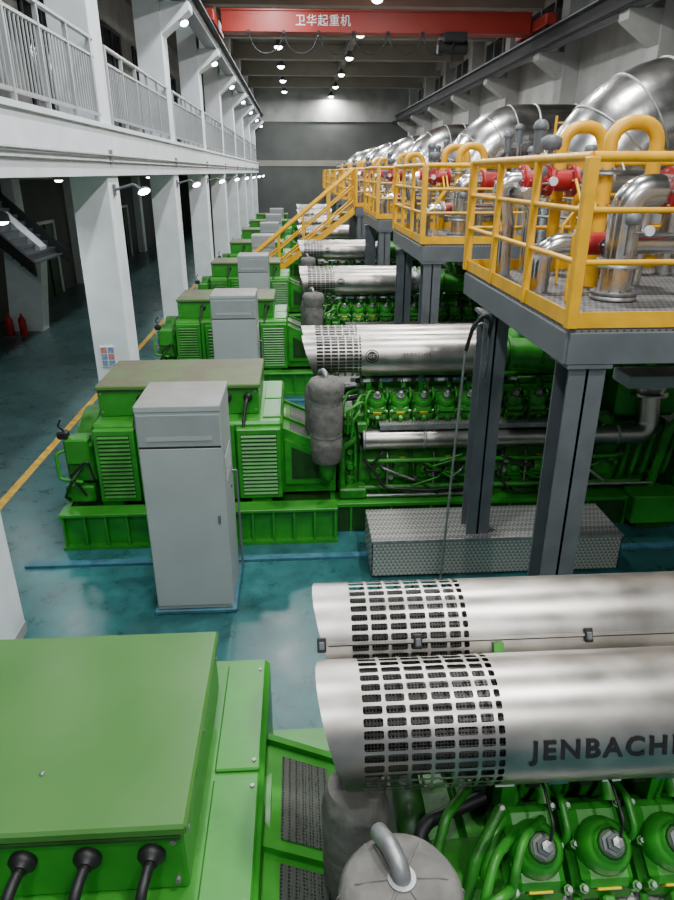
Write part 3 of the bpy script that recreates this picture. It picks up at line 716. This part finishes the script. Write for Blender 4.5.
for k in range(1,NG):
    b=B(); b.box(3.6,5.5,.95,1.35,2.0,2.14,CAB,.01); 
    for x in(4.9,5.3): b.box(x-.02,x+.02,1.1,1.14,2.14,2.94,GREYS)
    b.obj('cable_tray',None,(0,S*k,0))
b=B()
b.pipe([(1.50,6.1,0),(1.60,6.15,2.6),(1.63,6.15,2.75),(1.7,6.15,2.88),(1.8,6.15,2.86),(1.84,6.2,2.5),(1.84,6.30,2.3)],.013,GALV,R=.12,seg=8)
b.pipe([(1.60,6.13,2.62),(1.64,6.1,2.85),(1.74,6.1,2.98),(1.82,6.1,2.9),(1.82,6.2,2.7)],.02,BLACK,R=.1,seg=8)
b.obj('conduit')
# yellow stair
g=empty('yellow_stair')
b=B()
sy0,sy1=22.0,23.0
n=15
xt,zt=1.85,3.2; xb,zb=-2.2,0.
for y in(sy0,sy1):
    b.prism([(xt,zt-.22),(xt,zt),(xb,zb+.2),(xb,zb)],y-.03,y+.03,YEL)
for i in range(1,n):
    f=i/n; x=xt+(xb-xt)*f; z=zt+(zb-zt)*f; b.box(x-.14,x+.14,sy0,sy1,z-.0,z+.03,GRATE)
b.obj('flight',g)
b=B()
for y in(sy0,sy1):
    for h,r in((1.1,.045),(.62,.03),(.2,.03)): b.cyl((xt,y,zt+h),(xb,y,zb+h),r,YEL,10)
    for i in range(6):
        f=i/5; x=xt+(xb-xt)*f; z=zt+(zb-zt)*f; b.box(x-.035,x+.035,y-.035,y+.035,z,z+1.1,YEL)
b.obj('handrail',g)
# ------------------------------------------------------------------ lamps
for y in cols_y:
    for z in(3.95,7.15):
        b=B()
        b.box(-2.755,-2.73,y+.2,y+.3,z-.08,z+.08,GREYS)
        b.pipe([(-2.74,y+.25,z),(-2.45,y+.25,z+.08),(-2.3,y+.2,z-.02)],.02,GREYS,R=.05,seg=8)
        b.lathe((-2.3,y+.2,z),(.35,-.45,-.85),[(.04,-.03),(.09,.0),(.1,.03)],GREYS,14); b.lathe((-2.3,y+.2,z),(.35,-.45,-.85),[(.09,.031),(.08,.036),(.0,.04)],LAMP,14)
        b.obj('wall_lamp')
def area(name,loc,size,power,col=(1,1,1),parent=None):
    l=bpy.data.lights.new(name,'AREA'); l.shape='DISK'; l.size=size; l.energy=power; l.color=col
    o=bpy.data.objects.new(name,l); SC.collection.objects.link(o); o.location=loc
    if parent:o.parent=parent
    return o
b=B()
b.cyl((0,0,.25),(0,0,.7),.012,GREYS,8); b.lathe((0,0,0),(0,0,1),[(.24,0),(.22,.1),(.12,.16),(.1,.28),(.03,.3)],GREYS,20)
b.ell((0,0,0),.17,.17,.11,LAMP,18,8)
me_pl=b.mesh('shade')
for i in range(11):
    y=-4.5+5.8*i
    g=empty('pendant_lamp',(2.7,y,9.2)); place(me_pl,'shade',g)
    area('bulb',(0,0,-.13),.4,380,(1,.99,.97),g)
for i in range(10):  # second lamp row, added to help light the hall
    y=-1.6+5.8*i
    g=empty('pendant_lamp',(-.6,y,9.2)); place(me_pl,'shade',g)
    area('bulb',(0,0,-.13),.4,260,(.94,.98,1),g)
for x,y,z in((-6.2,7.5,4.),(-6.2,13.3,4.),(-6.2,19.1,4.),(-6.2,30.7,4.),(-6.2,42.3,4.),(-4.2,10.2,3.55)):  # lamps added to light the space under the gallery, except the last one
    g=empty('ceiling_lamp',(x,y,z)); 
    b=B(); b.lathe((0,0,.12),(0,0,1),[(.02,-.0),(.02,4.43-z)],GREYS,8); b.lathe((0,0,0),(0,0,1),[(.12,0),(.11,.1),(.04,.14)],GREYS,16); b.ell((0,0,0),.1,.1,.05,LAMP,14,6)
    b.obj('shade',g); area('bulb',(0,0,-.08),.3,26,(.9,.97,1),g)
w=bpy.data.worlds.new('World'); SC.world=w; w.use_nodes=True
w.node_tree.nodes['Background'].inputs[0].default_value=(.82,.92,1,1); w.node_tree.nodes['Background'].inputs[1].default_value=.4
cam=bpy.data.cameras.new('Camera'); co=bpy.data.objects.new('Camera',cam); SC.collection.objects.link(co); SC.camera=co
cam.sensor_fit='VERTICAL'; cam.sensor_height=24; cam.lens=24*660/900; cam.clip_start=.05; cam.clip_end=200
co.location=(0,0,4.2)
co.rotation_euler=(math.radians(90-22.84),0,math.radians(-3.35))
